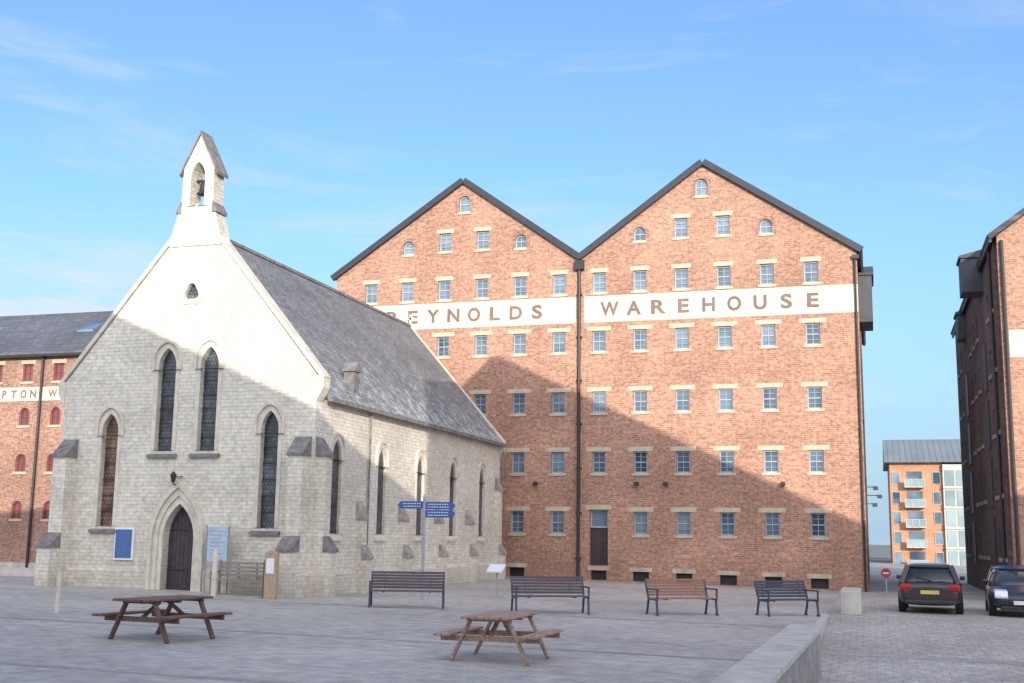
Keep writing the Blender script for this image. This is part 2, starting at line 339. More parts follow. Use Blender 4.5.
for ap,l,r in (((-6.85,AZ),(WM,VZ),ext((WR,EZ),(-6.85,AZ),.22)),((-18.4,AZ),ext((WL,EZ),(-18.4,AZ),.22),(WM,VZ))):
    for p,q in ((l,ap),(ap,r)):
        d=Vector((q[0]-p[0],q[1]-p[1])).normalized(); n=Vector((-d.y,d.x))
        if n.y<0:n=-n
        MB().prism([(p[0]-n.x*.08,p[1]-n.y*.08),(q[0]-n.x*.08,q[1]-n.y*.08),(q[0]+n.x*.2,q[1]+n.y*.2),(p[0]+n.x*.2,p[1]+n.y*.2)],'y',WY-.22 if p==l else WY-.215,WY-.03).obj("bargeboard",['barge'],wh,wh_o)
dp=MB().box(WM-.22,WM+.22,WY-.3,WY-.03,VZ-.55,VZ-.12).cyl((WM,WY-.14,VZ-.5),(WM,WY-.14,-.1),.075,n=10)
for z in range(1,14,2): dp.box(WM-.12,WM+.12,WY-.16,WY-.005,z,z+.08)
dp.obj("downpipe",['black'],wh,wh_o)
MB().cyl((WR-.1,WY-.1,EZ-.3),(WR-.1,WY-.1,-.2),.05,n=8).box(WR-.2,WR+.1,WY-.2,WY-.03,EZ-.45,EZ-.28).obj("downpipe",['black'],wh,wh_o)
lu=MB().box(WR+.002,.36,56,58.6,12.0,14.2).prism([(56-.1,14.2),(58.7,14.2),(58.7,14.3),(57.3,14.9),(55.9,14.3)],'x',WR+.003,.45)
lu.obj("hoist_cover",['greyclad'],wh,wh_o)
for z in (2.1,4.8,7.5):
    MB().box(WR-.02,WR+.05,56.6,58.6,z,z+2.1).obj("loading_door",['black'],wh,wh_o)
for x in (-8.65,-9.95,-3.6,-14.6):
    MB().box(x-.09,x+.09,WY-.32,WY-.1,4.25,4.42).box(x-.03,x+.03,WY-.12,WY,4.3,4.38).obj("floodlight",['black'],wh,wh_o)
for z,k in ((4.2,.45),(3.85,.6),(3.5,.4)):
    MB().box(WR,WR+k,WY+.1,WY+.13,z,z+.04).box(WR+k-.12,WR+k+.08,WY+.0,WY+.24,z-.1,z+.05).obj("security_light",['black'],wh,wh_o)

# ---------------------------------------------------------------- church
CXc=-20.26; HW=4.45; CY0,CY1=31.85,50.3; CE=6.15; CR=11.35; ch_o=(CXc,CY0,0)
ch=thing("stone_church","small cream stone church with bellcote and frosted slate roof","church",ch_o)
prof=[(CXc-HW,-.3),(CXc+HW,-.3),(CXc+HW,CE),(CXc,CR),(CXc-HW,CE)]
wall=MB().prism(prof,'y',CY0,CY1).obj("wall",['stone'])
cm=MB()
front=[(-20.99,.62,4.40,7.64),(-19.49,.62,4.40,7.64),(-22.92,.58,2.08,5.6),(-17.31,.58,2.08,5.6)]
side=[(33.4,.66),(36.95,.66),(40.55,.66),(44.05,.66),(47.7,.66)]
for x,w,a,b in front: cm.prism(lancet(x,w,a,b),'y',CY0-.3,CY0+.34)
cm.prism(lancet(CXc,1.06,.0,2.78),'y',CY0-.3,CY0+.42)
def tref(r,cz=9.40):
    out=[]
    for i in range(36):
        t=2*math.pi*i/36+math.pi/2
        k=r*(1+.16*math.cos(3*(t-math.pi/2)))
        out.append((CXc-.02+k*math.cos(t),cz+k*math.sin(t)*1.05))
    return out
cm.prism(tref(.24),'y',CY0-.3,CY0+.25)
for y,w in side: cm.prism(lancet(y,w,1.95,4.85),'x',CXc+HW-.3,CXc+HW+.4)
cut(wall,cm)
for v in wall.data.vertices: v.co-=Vector(ch_o)
wall.parent=ch
for i,(x,w,a,b) in enumerate(front):
    wn=MB().prism(lancet(x,w-.01,a+.004,b-.004),'y',CY0+.2,CY0+.25).obj("window",['leaded_reflect' if i==2 else 'leaded'],ch,ch_o)
    MB().ring(lancet(x,w+.26,a+.02,b+.18),lancet(x,w+.006,a+.02,b+.003),'y',CY0-.02,CY0+.12).obj("frame",['dress'],wn,ch_o)
    MB().ring(lancet(x,w+.40,b-.7,b+.28),lancet(x,w+.27,b-.7,b+.185),'y',CY0-.08,CY0+.05).obj("hood_mould",['dress'],wn,ch_o)
    MB().prism([(CY0-.12,a-.2),(CY0+.2,a-.2),(CY0+.2,a-.002),(CY0-.12,a-.12)],'x',x-w/2-.2,x+w/2+.2).obj("sill",['cap'],wn,ch_o)
    mu=MB()
    for k in range(1,6): zz=a+(b-a-.6)*k/6; mu.box(x-w/2+.01,x+w/2-.01,CY0+.17,CY0+.198,zz-.012,zz+.012)
    mu.obj("glazing_bar",['black'],wn,ch_o)
for y,w in side:
    X=CXc+HW
    wn=MB().prism(lancet(y,w-.01,1.954,4.846),'x',X-.12,X-.07).obj("window",['leaded'],ch,ch_o)
    MB().ring(lancet(y,w+.24,1.97,5.0),lancet(y,w+.006,1.97,4.853),'x',X-.06,X+.02).obj("frame",['dress'],wn,ch_o)
    MB().ring(lancet(y,w+.38,4.2,5.1),lancet(y,w+.25,4.2,5.005),'x',X-.05,X+.06).obj("hood_mould",['dress'],wn,ch_o)
    MB().prism([(X-.1,1.73),(X+.10,1.73),(X+.10,1.8),(X-.1,1.948)],'y',y-w/2-.15,y+w/2+.15).obj("sill",['dress'],wn,ch_o)
MB().ring(tref(.42),tref(.238),'y',CY0-.04,CY0+.1).obj("gable_roundel",['dress'],ch,ch_o)
MB().prism(tref(.236),'y',CY0+.14,CY0+.18).obj("roundel_pane",['leaded'],ch,ch_o)
dr=MB().prism(lancet(CXc,1.04,.17,2.77),'y',CY0+.32,CY0+.38).obj("door",['door'],ch,ch_o)
for k,(w1,w2,y0) in enumerate(((1.36,1.07,-.02),(1.66,1.365,-.08),(1.9,1.665,-.16))):
    MB().ring(lancet(CXc,w1,.17,2.78+(w1-1.06)*.85),lancet(CXc,w2,.17,2.78+(w2-1.06)*.85),'y',CY0+y0,CY0+.1).obj("door_arch",['dress'],dr,ch_o)
MB().box(CXc+.3,CXc+.34,CY0+.28,CY0+.32,1.1,1.3).obj("handle",['black'],dr,ch_o)
for z in (.8,2.0): MB().cyl((CXc-.48,CY0+.31,z),(CXc+.1,CY0+.31,z),.02,n=6).obj("hinge",['black'],dr,ch_o)
MB().box(CXc-.8,CXc+.8,CY0-.7,CY0+.3,0,.165).obj("step",['dress'],ch,ch_o)
ln=MB().cyl((CXc-.1,CY0-.3,3.42),(CXc-.1,CY0-.3,3.64),.05,.09,8).cyl((CXc-.1,CY0-.3,3.64),(CXc-.1,CY0-.3,3.76),.11,.02,8).beam((CXc-.1,CY0-.3,3.40),(CXc-.1,CY0,3.3),.03,.03).beam((CXc-.3,CY0-.1,3.6),(CXc+.1,CY0-.1,3.6),.03,.03)
ln.obj("door_lantern",['black'],ch,ch_o)
pp=[(CY0-.10,.0),(CY0-.002,.0),(CY0-.002,.85),(CY0-.10,.75)]
MB().prism(pp,'x',CXc-HW-.1,CXc-.97).obj("plinth",['stone'],ch,ch_o)
MB().prism(pp,'x',CXc+.97,CXc+HW+.1).obj("plinth",['stone'],ch,ch_o)
MB().prism([(CXc+HW+.002,.0),(CXc+HW+.1,.0),(CXc+HW+.1,.75),(CXc+HW+.002,.85)],'y',CY0-.002,CY1).obj("plinth",['stone'],ch,ch_o)
def butt(dirn,cx,w,base,d0=.95,d1=.5,zc1=4.7,zc0=1.75,cap='cap'):
    mb=MB()
    if dirn=='front': P=lambda d,z:(base-d,z); ax='x'
    else: P=lambda d,z:(base+d,z); ax='y'
    mb.prism([P(0,-.1),P(d0,-.1),P(d0,zc0-.3),P(0,zc0-.3)],ax,cx-w/2,cx+w/2)
    mb.prism([P(0,zc0-.3),P(d1,zc0-.3),P(d1,zc1-.45),P(0,zc1-.45)],ax,cx-w/2+.004,cx+w/2-.004)
    o=mb.obj("buttress",['stone'],ch,ch_o)
    MB().prism([P(d0+.05,zc0-.34),P(d0+.05,zc0-.27),P(d1+.01,zc0+.12),P(d1+.01,zc0-.34)],ax,cx-w/2-.03,cx+w/2+.03).obj("weathering",[cap],o,ch_o)
    MB().prism([P(d1+.05,zc1-.5),P(d1+.05,zc1-.42),P(.005,zc1+.1),P(.005,zc1-.5)],ax,cx-w/2-.03,cx+w/2+.03).obj("weathering",[cap],o,ch_o)
butt('front',CXc+HW-.36,.48,CY0-.001)
butt('front',CXc-HW+.36,.48,CY0-.001)
butt('side',CY0+.32,.42,CXc+HW+.001,d0=.6,d1=.34)
for y in (35.2,38.75,42.3,45.9,49.8): butt('side',y,.4,CXc+HW+.001,d0=.42,d1=.22,zc1=4.4 if y>49 else 2.9,zc0=1.5,cap='capmid')
ry0=CY0+.41
e1=ext((CXc+HW,CE+.02),(CXc,CR+.02),.28); e0=ext((CXc-HW,CE+.02),(CXc,CR+.02),.28)
rf=MB()
slab(rf,(CXc,CR+.02),e1,.12,ry0,CY1-.3); slab(rf,e0,(CXc,CR+.02),.118,ry0,CY1-.3)
rf.obj("roof",['church_roof'],ch,ch_o)
MB().box(CXc-.1,CXc+.1,ry0,CY1-.3,CR+.13,CR+.24).obj("ridge_tiles",['cap'],ch,ch_o)
MB().box(e1[0]-.02,e1[0]+.12,CY0+.42,CY1,e1[1]-.06,e1[1]+.06).cyl((e1[0]+.02,50.1,e1[1]),(CXc+HW+.08,50.1,0.1),.04,n=8).cyl((e1[0]-.1,35.75,e1[1]),(CXc+HW+.08,35.75,0.1),.035,n=8).obj("gutter",['cap'],ch,ch_o)
PE,PA=.50,.72
MB().prism([(CXc-HW,CE),(CXc,CR),(CXc+HW,CE),(CXc+HW,CE+PE),(CXc,CR+PA),(CXc-HW,CE+PE)],'y',CY0,CY0+.405).obj("gable_parapet",['stone'],ch,ch_o)
for y0,y1,pe,pa in ((CY0-.06,CY0+.40,PE,PA),(CY1-.29,CY1+.06,0,0)):
    for sgn in (1,-1):
        cp=MB()
        p=(CXc+sgn*(HW+.16),CE+pe-.14); q=(CXc,CR+pa+.03)
        d=Vector((q[0]-p[0],q[1]-p[1])).normalized(); n=Vector((-d.y,d.x)); n=n if n.y>0 else -n
        cp.prism([(p[0]+n.x*.02,p[1]+n.y*.02),(q[0],q[1]),(q[0]+0,q[1]+.19),(p[0]+n.x*.14,p[1]+n.y*.14)],'y',y0+(.003 if sgn>0 else 0),y1)
        cp.prism([(CXc+sgn*(HW-.0),CE+pe-.80),(CXc+sgn*(HW+.24),CE+pe-.38),(CXc+sgn*(HW+.24),CE+pe-.04),(CXc+sgn*(HW),CE+pe-.0)],'y',y0+.006,y1-.004)
        cp.obj("coping",['dress'],ch,ch_o)
MB().beam((CXc,CY1-.1,CR+.2),(CXc,CY1-.1,CR+.75),.1,.1).box(CXc-.2,CXc+.2,CY1-.15,CY1-.05,CR+.5,CR+.6).obj("finial",['dress'],ch,ch_o)
vt=MB().box(CXc+HW-.45,CXc+HW-.08,34.65,35.05,6.35,7.15).prism([(34.55,7.15),(35.15,7.15),(34.85,7.5)],'x',CXc+HW-.5,CXc+HW-.03)
vt.obj("roof_chimney",['cap'],ch,ch_o)
by0,by1=CY0-.05,CY0+.55
bc=MB()
outer=[(CXc-.94,10.9),(CXc+.94,10.9),(CXc+.90,11.15),(CXc+.80,11.55),(CXc+.68,11.95),(CXc+.58,12.3),(CXc+.55,13.45),(CXc,14.55),(CXc-.55,13.45),(CXc-.58,12.3),(CXc-.68,11.95),(CXc-.80,11.55),(CXc-.90,11.15)]
b=bc.prism(outer,'y',by0,by1).obj("bellcote",['stone'])
c2=MB().prism(lancet(CXc,.52,12.2,13.65),'y',by0-.3,by1+.3); cut(b,c2)
for v in b.data.vertices: v.co-=Vector(ch_o)
b.parent=ch
MB().ring(lancet(CXc,.70,12.2,13.78),lancet(CXc,.525,12.2,13.655),'y',by0-.04,by0+.1).obj("frame",['dress'],b,ch_o)
for sgn in (1,-1):
    p=(CXc+sgn*.68,13.22); q=(CXc,14.6)
    MB().prism([p,q,(q[0],q[1]+.12),(p[0]+sgn*.02,p[1]+.08)],'y',by0-.05+(.003 if sgn>0 else 0),by1+.05).obj("bellcote_roof",['cap'],b,ch_o)
    MB().prism([(CXc+sgn*.56,12.36),(CXc+sgn*.74,12.04),(CXc+sgn*.74,11.97),(CXc+sgn*.56,11.97)],'y',by0-.03,by1+.03).obj("weathering",['cap'],b,ch_o)
bell=MB(); pr=[(.02,13.1),(.09,13.05),(.12,12.9),(.15,12.76),(.22,12.66)]
for (r0,z0),(r1,z1) in zip(pr,pr[1:]): bell.cyl((CXc,CY0+.28,z0),(CXc,CY0+.28,z1),r0,r1,14)
bell.beam((CXc-.28,CY0+.28,13.12),(CXc+.28,CY0+.28,13.12),.07,.07)
bell.obj("bell",['black'],b,ch_o)

nb=thing("notice_board","blue notice board with pale frame on the church wall","sign",(-22.12,CY0,1.08))
MB().box(-.34,.34,-.08,-.002,-.02,.97).obj("board",['signwhite'],nb,bevel=.01)
MB().box(-.29,.29,-.09,-.081,.04,.91).obj("panel",['blueboard'],nb)
nb=thing("notice_board","pale notice board on posts beside the church door","sign",(-18.62,CY0-.45,gz(-18.8)))
MB().box(-.34,.34,-.03,.03,.9,1.95).obj("board",['paper'],nb,bevel=.01)
for x in (-.38,.38): MB().cyl((x,0,0),(x,0,1.98),.025,n=8).obj("post",['grey'],nb)
ls=MB()
for k in range(7): ls.box(-.25,.25-.1*(k%3),-.036,-.031,1.8-.11*k,1.825-.11*k)
ls.obj("printed_lines",['grey'],nb)

# ---------------------------------------------------------------- left building
lo=(-45,50,-.2)
lb=thing("brick_warehouse","long red brick warehouse with red windows and name band","warehouse",lo)
LX0,LX1,LY=-80,-33,50.0
wall=MB().prism([(LY,-.5),(LY+12,-.5),(LY+12,10.8),(LY+6,14.0),(LY,10.8)],'x',LX0,LX1).obj("wall",['brick_dark'])
cm=MB(); lw=[]
cx=[-39.3-1.87*k for k in range(12)]
for x in cx:
    for z in (9.45,7.2,4.85,2.5): lw.append((x,z,z+.9))
for x,a,b in lw: cm.prism(roundtop(x,.62,a,b) if a<9 else [(x-.31,a),(x+.31,a),(x+.31,b),(x-.31,b)],'y',LY-.5,LY+.4)
cut(wall,cm)
for v in wall.data.vertices: v.co-=Vector(lo)
wall.parent=lb
for x,a,b in lw: sash_window(lb,x,a,b,.62,lo,LY,frame='redframe',glassm='redglass',cols=2,rows=2,lint=a>9,sillw=.8,lintw=.9,arched=a<9)
MB().box(LX0+.02,LX1-.02,LY-.014,LY+.05,8.45,9.15).obj("painted_band",['white'],lb,lo)
letters("KIMPTON W",-44.25,-39.55,8.8,.42,LY-.02,"lettering",lb,lo,'letter',squeeze=.95,bold=.03)
rf=MB()
rf.prism([(LY-.35,10.72),(LY+6,14.1),(LY+6,14.25),(LY-.35,10.87)],'x',LX0-.2,LX1+.2)
rf.prism([(LY+12.35,10.72),(LY+6.002,14.1),(LY+6.002,14.25),(LY+12.35,10.87)],'x',LX0-.2,LX1+.2)
rf.obj("roof",['slate'],lb,lo)
for x in (-39.9,-46.5,-52):
    MB().prism([(LY+2.6,12.44),(LY+3.6,12.97),(LY+3.6,13.09),(LY+2.6,12.56)],'x',x-.5,x+.5).obj("skylight",['glass'],lb,lo)
MB().cyl((-40.2,LY-.12,10.7),(-40.2,LY-.12,-.3),.07,n=8).obj("downpipe",['black'],lb,lo)
MB().box(LX0,LX1,LY-.45,LY-.36,10.66,10.78).obj("gutter",['black'],lb,lo)
MB().box(LX0+.05,LX1,LY-.1,LY+.02,-.4,.35).obj("plinth",['wallstone'],lb,lo)
lw_=MB().box(-60,-36.0,48.3,48.7,-.4,.15); tag(lw_.obj("low_wall",['wallstone'],bevel=.02),"low pale stone wall before the brick warehouse","wall")

# ---------------------------------------------------------------- right building
ro=(11,47,-.3)
rb=thing("brick_warehouse","brick warehouse with dark hoist covers and white painted band","warehouse",ro)
RX0,RX1,RY0,RY1=4.9,17.3,47.0,69.0
prof=[(RX0,-.5),(RX1,-.5),(RX1,13.5),(11.1,18.0),(RX0,13.5)]
wall=MB().prism(prof,'y',RY0,RY1).obj("wall",['brick'])
cm=MB(); rw=[]
for x in [6.6+1.9*k for k in range(6)]:
    for a in (12.2,10.35,7.5,4.8,2.0): rw.append((x,a,a+1.05 if a<12 else a+.9))
sw=[(y,a,a+1.0) for y in (48.6,50.4,55.6,57.6,59.6,65.5,67.5) for a in (10.9,8.6,6.2,3.8,1.4)]
for x,a,b in rw: cm.box(x-.34,x+.34,RY0-.5,RY0+.4,a,b)
cut(wall,cm)
for v in wall.data.vertices: v.co-=Vector(ro)
wall.parent=rb
skin=MB().box(RX0-.12,RX0-.001,RY0+.35,RY1-.01,-.5,13.45).obj("side_wall",['brick_shaded'])  # thin skin over the wall, coloured dark for the side away from the sun
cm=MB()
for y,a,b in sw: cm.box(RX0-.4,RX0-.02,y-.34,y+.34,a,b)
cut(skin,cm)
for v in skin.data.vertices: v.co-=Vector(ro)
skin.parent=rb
for x,a,b in rw: sash_window(rb,x,a,b,.68,ro,RY0)
for y,a,b in sw:
    w_=MB().box(RX0-.06,RX0-.021,y-.335,y+.335,a+.003,b-.003).obj("window",['glass'],rb,ro)
    MB().box(RX0-.18,RX0-.1,y-.5,y+.5,a-.16,a-.002).obj("sill",['capmid'],w_,ro)
MB().box(5.15,RX1-.01,RY0-.012,RY0+.05,8.82,9.85).obj("painted_band",['white'],rb,ro)
rf=MB(); slab(rf,ext((RX0,13.52),(11.1,18.02),.3),(11.1,18.02),.2,RY0-.25,RY1+.2); slab(rf,(11.1,18.02),ext((RX1,13.52),(11.1,18.02),.35),.198,RY0-.25,RY1+.2)
rf.obj("roof",['slateY'],rb,ro)
MB().cyl((RX0+.14,RY0-.1,13.3),(RX0+.14,RY0-.1,-.3),.07,n=8).obj("downpipe",['black'],rb,ro)
MB().cyl((RX0-.2,RY0+1.2,13.3),(RX0-.2,RY0+1.2,-.3),.06,n=8).obj("downpipe",['black'],rb,ro)
MB().box(RX0-.3,RX0-.2,RY0-.2,RY1,13.22,13.34).obj("gutter",['black'],rb,ro)
for y0,y1,x0,z0,z1 in ((51.8,53.2,3.95,12.35,13.8),(61.6,63.0,4.4,12.0,13.2)):
    o_=MB().box(x0,RX0-.122,y0,y1,z0,z1).prism([(x0-.08,z1+.002),(RX0+.4,z1+.002),(RX0+.4,z1+.45),(x0-.08,z1+.10)],'y',y0-.1,y1+.1)
    o_.obj("hoist_cover",['greyclad'],rb,ro)
    for z in (1.0,3.4,5.8,8.2):
        MB().box(RX0-.17,RX0-.1,y0+.1,y1-.1,z,z+2.0).obj("loading_door",['black'],rb,ro)

# ---------------------------------------------------------------- distant apartments
ao=(6,130,-1)
ap=thing("apartment_block","modern orange brick apartment block with glazed balconies","apartment building",ao)
MB().box(1.9,7.1,130,145,-1,10.2).obj("wall",['brick_orange'],ap,ao)
MB().box(7.1,18,129.4,145,-1,10.0).obj("end_wall",['render'],ap,ao)
MB().prism([(129.0,10.2),(137,13.2),(145.4,10.2)],'x',1.4,18.5).obj("roof",['metalroof'],ap,ao)
for z in (8.0,5.95,3.9,1.85,-.2):
    for x in (2.5,6.5):
        w_=MB().box(x-.35,x+.35,129.93,130.02,z,z+1.2).obj("window",['glass'],ap,ao)
        MB().ring([(x-.39,z-.05),(x+.39,z-.05),(x+.39,z+1.25),(x-.39,z+1.25)],[(x-.35,z),(x+.35,z),(x+.35,z+1.2),(x-.35,z+1.2)],'y',129.88,130.0).obj("frame",['render'],w_,ao)
    bl=MB().box(3.3,5.3,128.7,129.99,z-.40,z-.28).obj("balcony",['render'],ap,ao)
    MB().box(3.3,5.3,128.66,128.69,z-.27,z+.40).obj("balustrade",['teal'],bl,ao)
    rl=MB().box(3.25,5.35,128.6,128.66,z+.4,z+.46)
    for k in range(4): rl.box(3.3+.64*k,3.36+.64*k,128.61,128.66,z-.35,z+.4)
    rl.obj("handrail",['grey'],bl,ao)
    MB().box(3.6,5.1,129.95,130.01,z-.25,z+1.3).obj("balcony_door",['glass'],ap,ao)
    for x in (7.75,8.85,9.95,11.05):
        MB().box(x-.46,x+.46,129.32,129.42,z-.2,z+1.4).obj("window",['teal'],ap,ao)
    MB().box(7.1,18,129.2,129.41,z-.48,z-.33).obj("floor_band",['render'],ap,ao)

# ---------------------------------------------------------------- buildings behind the viewer (they throw the long shadow)
YO=-20.0
def back(X,Y,Z): k=(Y-YO); return (X+S*k,Z+T*k)
a_l=back(-26.5,31.85,7.4); a_p=back(-23.6,31.85,9.05); a_r=back(-15.68,31.85,5.6)
b_l=back(-19.0,52,8.0); b_p=back(-16.58,52,10.35); b_r=back(-.6,52,2.75)
bo=thing("brick_warehouse","tall brick warehouse across the square facing the church","warehouse",(a_p[0],YO,0))
o_=(a_p[0],YO,0)
bp_=[(a_l[0]-25,0),(b_l[0]-1.2,0),(b_l[0]-1.2,a_r[1]-.6),(a_r[0]+.5,a_r[1]-.2),a_r,a_p,a_l,(a_l[0]-25,a_l[1]-2)]
MB().prism(bp_,'y',YO-1.0,YO).obj("wall",['brick_dark'],bo,o_)
bo=thing("brick_warehouse","tall gabled brick warehouse across the square","warehouse",(b_p[0],YO,0)); o_=(b_p[0],YO,0)
MB().prism([(b_l[0]-1.19,0),(b_r[0]+24,0),(b_r[0]+24,b_r[1]-1),b_r,b_p,b_l,(b_l[0]-1.19,b_l[1]-1.1)],'y',YO-1.1,YO-.01).obj("wall",['brick_dark'],bo,o_)

# ---------------------------------------------------------------- street furniture
def make_bench(loc,rot,slat,iron,label,L_=1.86):
    e=thing("park_bench",label,"bench",loc,rot,"benches along the edge of the square")
    s=MB()
    for k in range(6): y=-.27+.085*k; s.box(-L_/2,L_/2,y-.036,y+.036,.425,.455)
    for x in (-.6,.6): s.box(x-.02,x+.02,-.28,.18,.40,.4245)
    s.obj("seat",[slat],e,bevel=.004)
    s=MB()
    for k in range(6):
        z=.52+.075*k; y=.24+.026*k; s.box(-L_/2,L_/2,y-.012,y+.016,z-.031,z+.031)
    for x in (-.6,.6): s.beam((x,.262,.48),(x,.405,.92),.035,.012,up=(1,0,0))
    s.obj("backrest",[slat],e,bevel=.004)
    for x in (-L_/2-.02,L_/2+.02):
        f=MB(); w=.045
        f.beam((x,-.27,0),(x,-.22,.42),w,.05,up=(1,0,0)).beam((x,.30,0),(x,.20,.42),w,.05,up=(1,0,0)).beam((x,.20,.40),(x,.395,.92),w,.045,up=(1,0,0)).beam((x,-.28,.405),(x,.22,.405),w,.035)
        f.beam((x,-.26,.42),(x,-.26,.66),w,.04,up=(1,0,0)).beam((x,-.30,.67),(x,.30,.67),w,.035)
        f.beam((x,-.33,.02),(x,-.2,.02),w,.04).beam((x,.24,.02),(x,.36,.02),w,.04)
        f.obj("leg",[iron],e,bevel=.005)
    return e
bpts=[((-13.09,30.10),(-11.05,30.27),'wood_dark','iron_blue',"dark slatted metal bench on the square",1.86),
      ((-8.85,29.61),(-7.13,30.13),'wood_dark','iron_blue',"dark slatted metal bench on the square",1.86),
      ((-5.53,30.59),(-4.01,31.44),'wood_orange','iron_blue',"bench with orange-brown timber slats on the square",1.76),
      ((-2.81,31.67),(-1.54,32.37),'iron_blue','iron_blue',"small blue-grey metal bench near the stone block",1.55)]
for p,q,a,b,l,ln_ in bpts:
    P=gpos(*p);Q=gpos(*q); r=math.atan2(Q[1]-P[1],Q[0]-P[0])
    make_bench(((P[0]+Q[0])/2,(P[1]+Q[1])/2,gz((P[0]+Q[0])/2)),r,a,b,l,ln_)
def make_picnic(loc,rot,wood_top,wood_leg,label,sc=.96):
    e=thing("picnic_table",label,"picnic table",loc,rot,"picnic tables on the square"); e.scale=(sc,sc,sc)
    t=MB()
    for k in range(6): x=-.34+.136*k; t.box(x-.061,x+.061,-.9,.9,.71,.75)
    t.box(-.38,.38,-.66,-.58,.665,.708).box(-.38,.38,.58,.66,.665,.708).box(-.38,.38,-.04,.04,.665,.708)
    t.obj("table_top",[wood_top],e,bevel=.006)
    for sg in (-1,1):
        s=MB()
        for k in range(2): x=sg*(.66+.14*k); s.box(x-.065,x+.065,-.9,.9,.43,.47)
        s.obj("seat",[wood_leg],e,bevel=.006)
    for y in (-.62,.62):
        l=MB()
        l.beam((-.32,y,.69),(-.66,y,0),.045,.10,up=(0,1,0)); l.beam((.32,y,.69),(.66,y,0),.045,.10,up=(0,1,0))
        l.beam((-.85,y+.05,.385),(.85,y+.05,.385),.045,.09)
        l.obj("leg_frame",[wood_leg],e,bevel=.005)
    b=MB(); b.beam((0,-.57,.40),(0,-.12,.67),.07,.045).beam((0,.57,.40),(0,.12,.67),.07,.045); b.obj("brace",[wood_leg],e)
    return e
make_picnic((-12.0,18.55,gz(-12)),math.radians(-8),'wood_brown','wood_brown',"dark brown wooden picnic table on the paving")
make_picnic((-5.78,18.55,gz(-5.8)),math.radians(0),'wood_red','wood_red',"weathered reddish wooden picnic table on the paving")

fp=thing("fingerpost_sign","blue direction fingerpost with three arms on a grey post","signpost",(-12.75,33.1,gz(-12.75)))
MB().cyl((0,0,0),(0,0,2.98),.045,n=12).cyl((0,0,2.98),(0,0,3.06),.06,.02,12).obj("post",['grey'],fp)
for z,l,rt in ((2.76,-.86,0),(2.74,.98,0),(2.50,.98,0)):
    s=1 if l>0 else -1; L_=abs(l)
    m_=MB().prism([(s*.05,z-.11),(s*(L_-.1),z-.11),(s*L_,z),(s*(L_-.1),z+.11),(s*.05,z+.11)],'y',-.016,.016)
    for k,zz in enumerate((.04,-.04)):
        x=.12
        while x<L_-.2:
            w=random.uniform(.03,.07); m_.box(min(s*x,s*(x+w)),max(s*x,s*(x+w)),-.0185,-.0165,z+zz-.012,z+zz+.012,1); x+=w+.03
    a_=m_.obj("sign_arm",['blue','signwhite'],fp); a_.rotation_euler=(0,0,rt)
p=gpos(-11.5,36.4)
le=thing("information_lectern","small white angled information panel on a leaning stand","sign",p)
MB().beam((0,0,0),(0,.02,.82),.06,.06).obj("post",['grey'],le)
MB().beam((-.02,-.22,.80),(-.02,.2,1.02),.5,.04).obj("panel",['signwhite'],le)
def tpost(X,Y,h,w,mat,label,name="timber_post"):
    p=(X,Y,gz(X)); o=thing(name,label,"post",p); MB().box(-w/2,w/2,-w/4,w/4,0,h).prism([(-w/2,h),(w/2,h),(0,h+.10)],'y',-w/4,w/4).obj("shaft",[mat],o,bevel=.01); return o
t=tpost(-16.1,30.1,1.25,.36,'wood_tan',"wide tan timber information board near the church","information_post")
MB().box(-.12,.12,-.115,-.093,.7,1.12).obj("notice",['signwhite'],t)
tpost(-17.9,30.1,1.25,.14,'dress',"pale square post in front of the church","stone_post")
tpost(-17.25,22.5,.78,.09,'dress',"short pale post on the paving","stone_post")
tpost(-16.42,30.35,1.0,.14,'wood_brown',"short brown timber post near the church")
make_b=thing("park_bench","old slatted grey timber bench against the church wall","bench",(-17.55,31.1,gz(-17.5)),0,"benches along the edge of the square")
s=MB()
for k in range(5): s.box(-.9,.9,-.24+.1*k-.038,-.24+.1*k+.038,.42,.45)
s.obj("seat",['wood_grey'],make_b)
s=MB()
for k in range(4): s.box(-.9,.9,.22,.25,.53+.115*k,.605+.115*k)
for x in (-.3,.3): s.box(x-.03,x+.03,.2505,.27,.45,.95)
s.obj("backrest",['wood_grey'],make_b)
for x in (-.9,.9): MB().box(x-.035,x+.035,-.26,-.19,0,.64).box(x-.035,x+.035,.18,.24,0,1.0).box(x-.035,x+.035,-.3,.18,.641,.68).obj("leg",['wood_grey'],make_b)
sb=thing("stone_block","pale plain stone block beside the road","stone block",(-.72,35.6,gz(-.7)))
MB().box(-.22,.34,-.5,1.9,0,.68).obj("block",['wallstone'],sb,bevel=.03)
lw=thing("low_wall","long low stone retaining wall with pale coping beside the road","wall",(-1.0,24.0,gz(-1.0)),math.radians(-1.2))
MB().box(-.54,-.03,-18,0,-.75,.33).obj("wall",['wallface'],lw)
cpn=MB()
for k in range(15): cpn.box(-.60,.02,-18+1.2*k+.006,-18+1.2*k+1.194,.332,.43)
cpn.box(-.60,.02,0.0,.04,.332,.43)
cpn.obj("coping",['wallstone'],lw,bevel=.01)
kb=thing("kerb","low stone kerb where the ramp meets the plaza","kerb",(-1.3,29.2,gz(-1.3)))
MB().prism([(-5.1,-.6),(5.2,-.1),(5.2,.05),(-5.1,.05)],'x',-.12,.06).obj("kerb_stone",['wallstone'],kb)
ne=thing("road_sign","small round red no-entry sign on a post","road sign",(.45,50,gz(.4)))
MB().cyl((0,0,0),(0,0,1.0),.03,n=8).obj("post",['grey'],ne)
MB().cyl((0,-.04,.85),(0,-.06,.85),.19,n=24).obj("disc",['red'],ne); MB().box(-.12,.12,-.066,-.061,.83,.87).obj("bar",['signwhite'],ne)

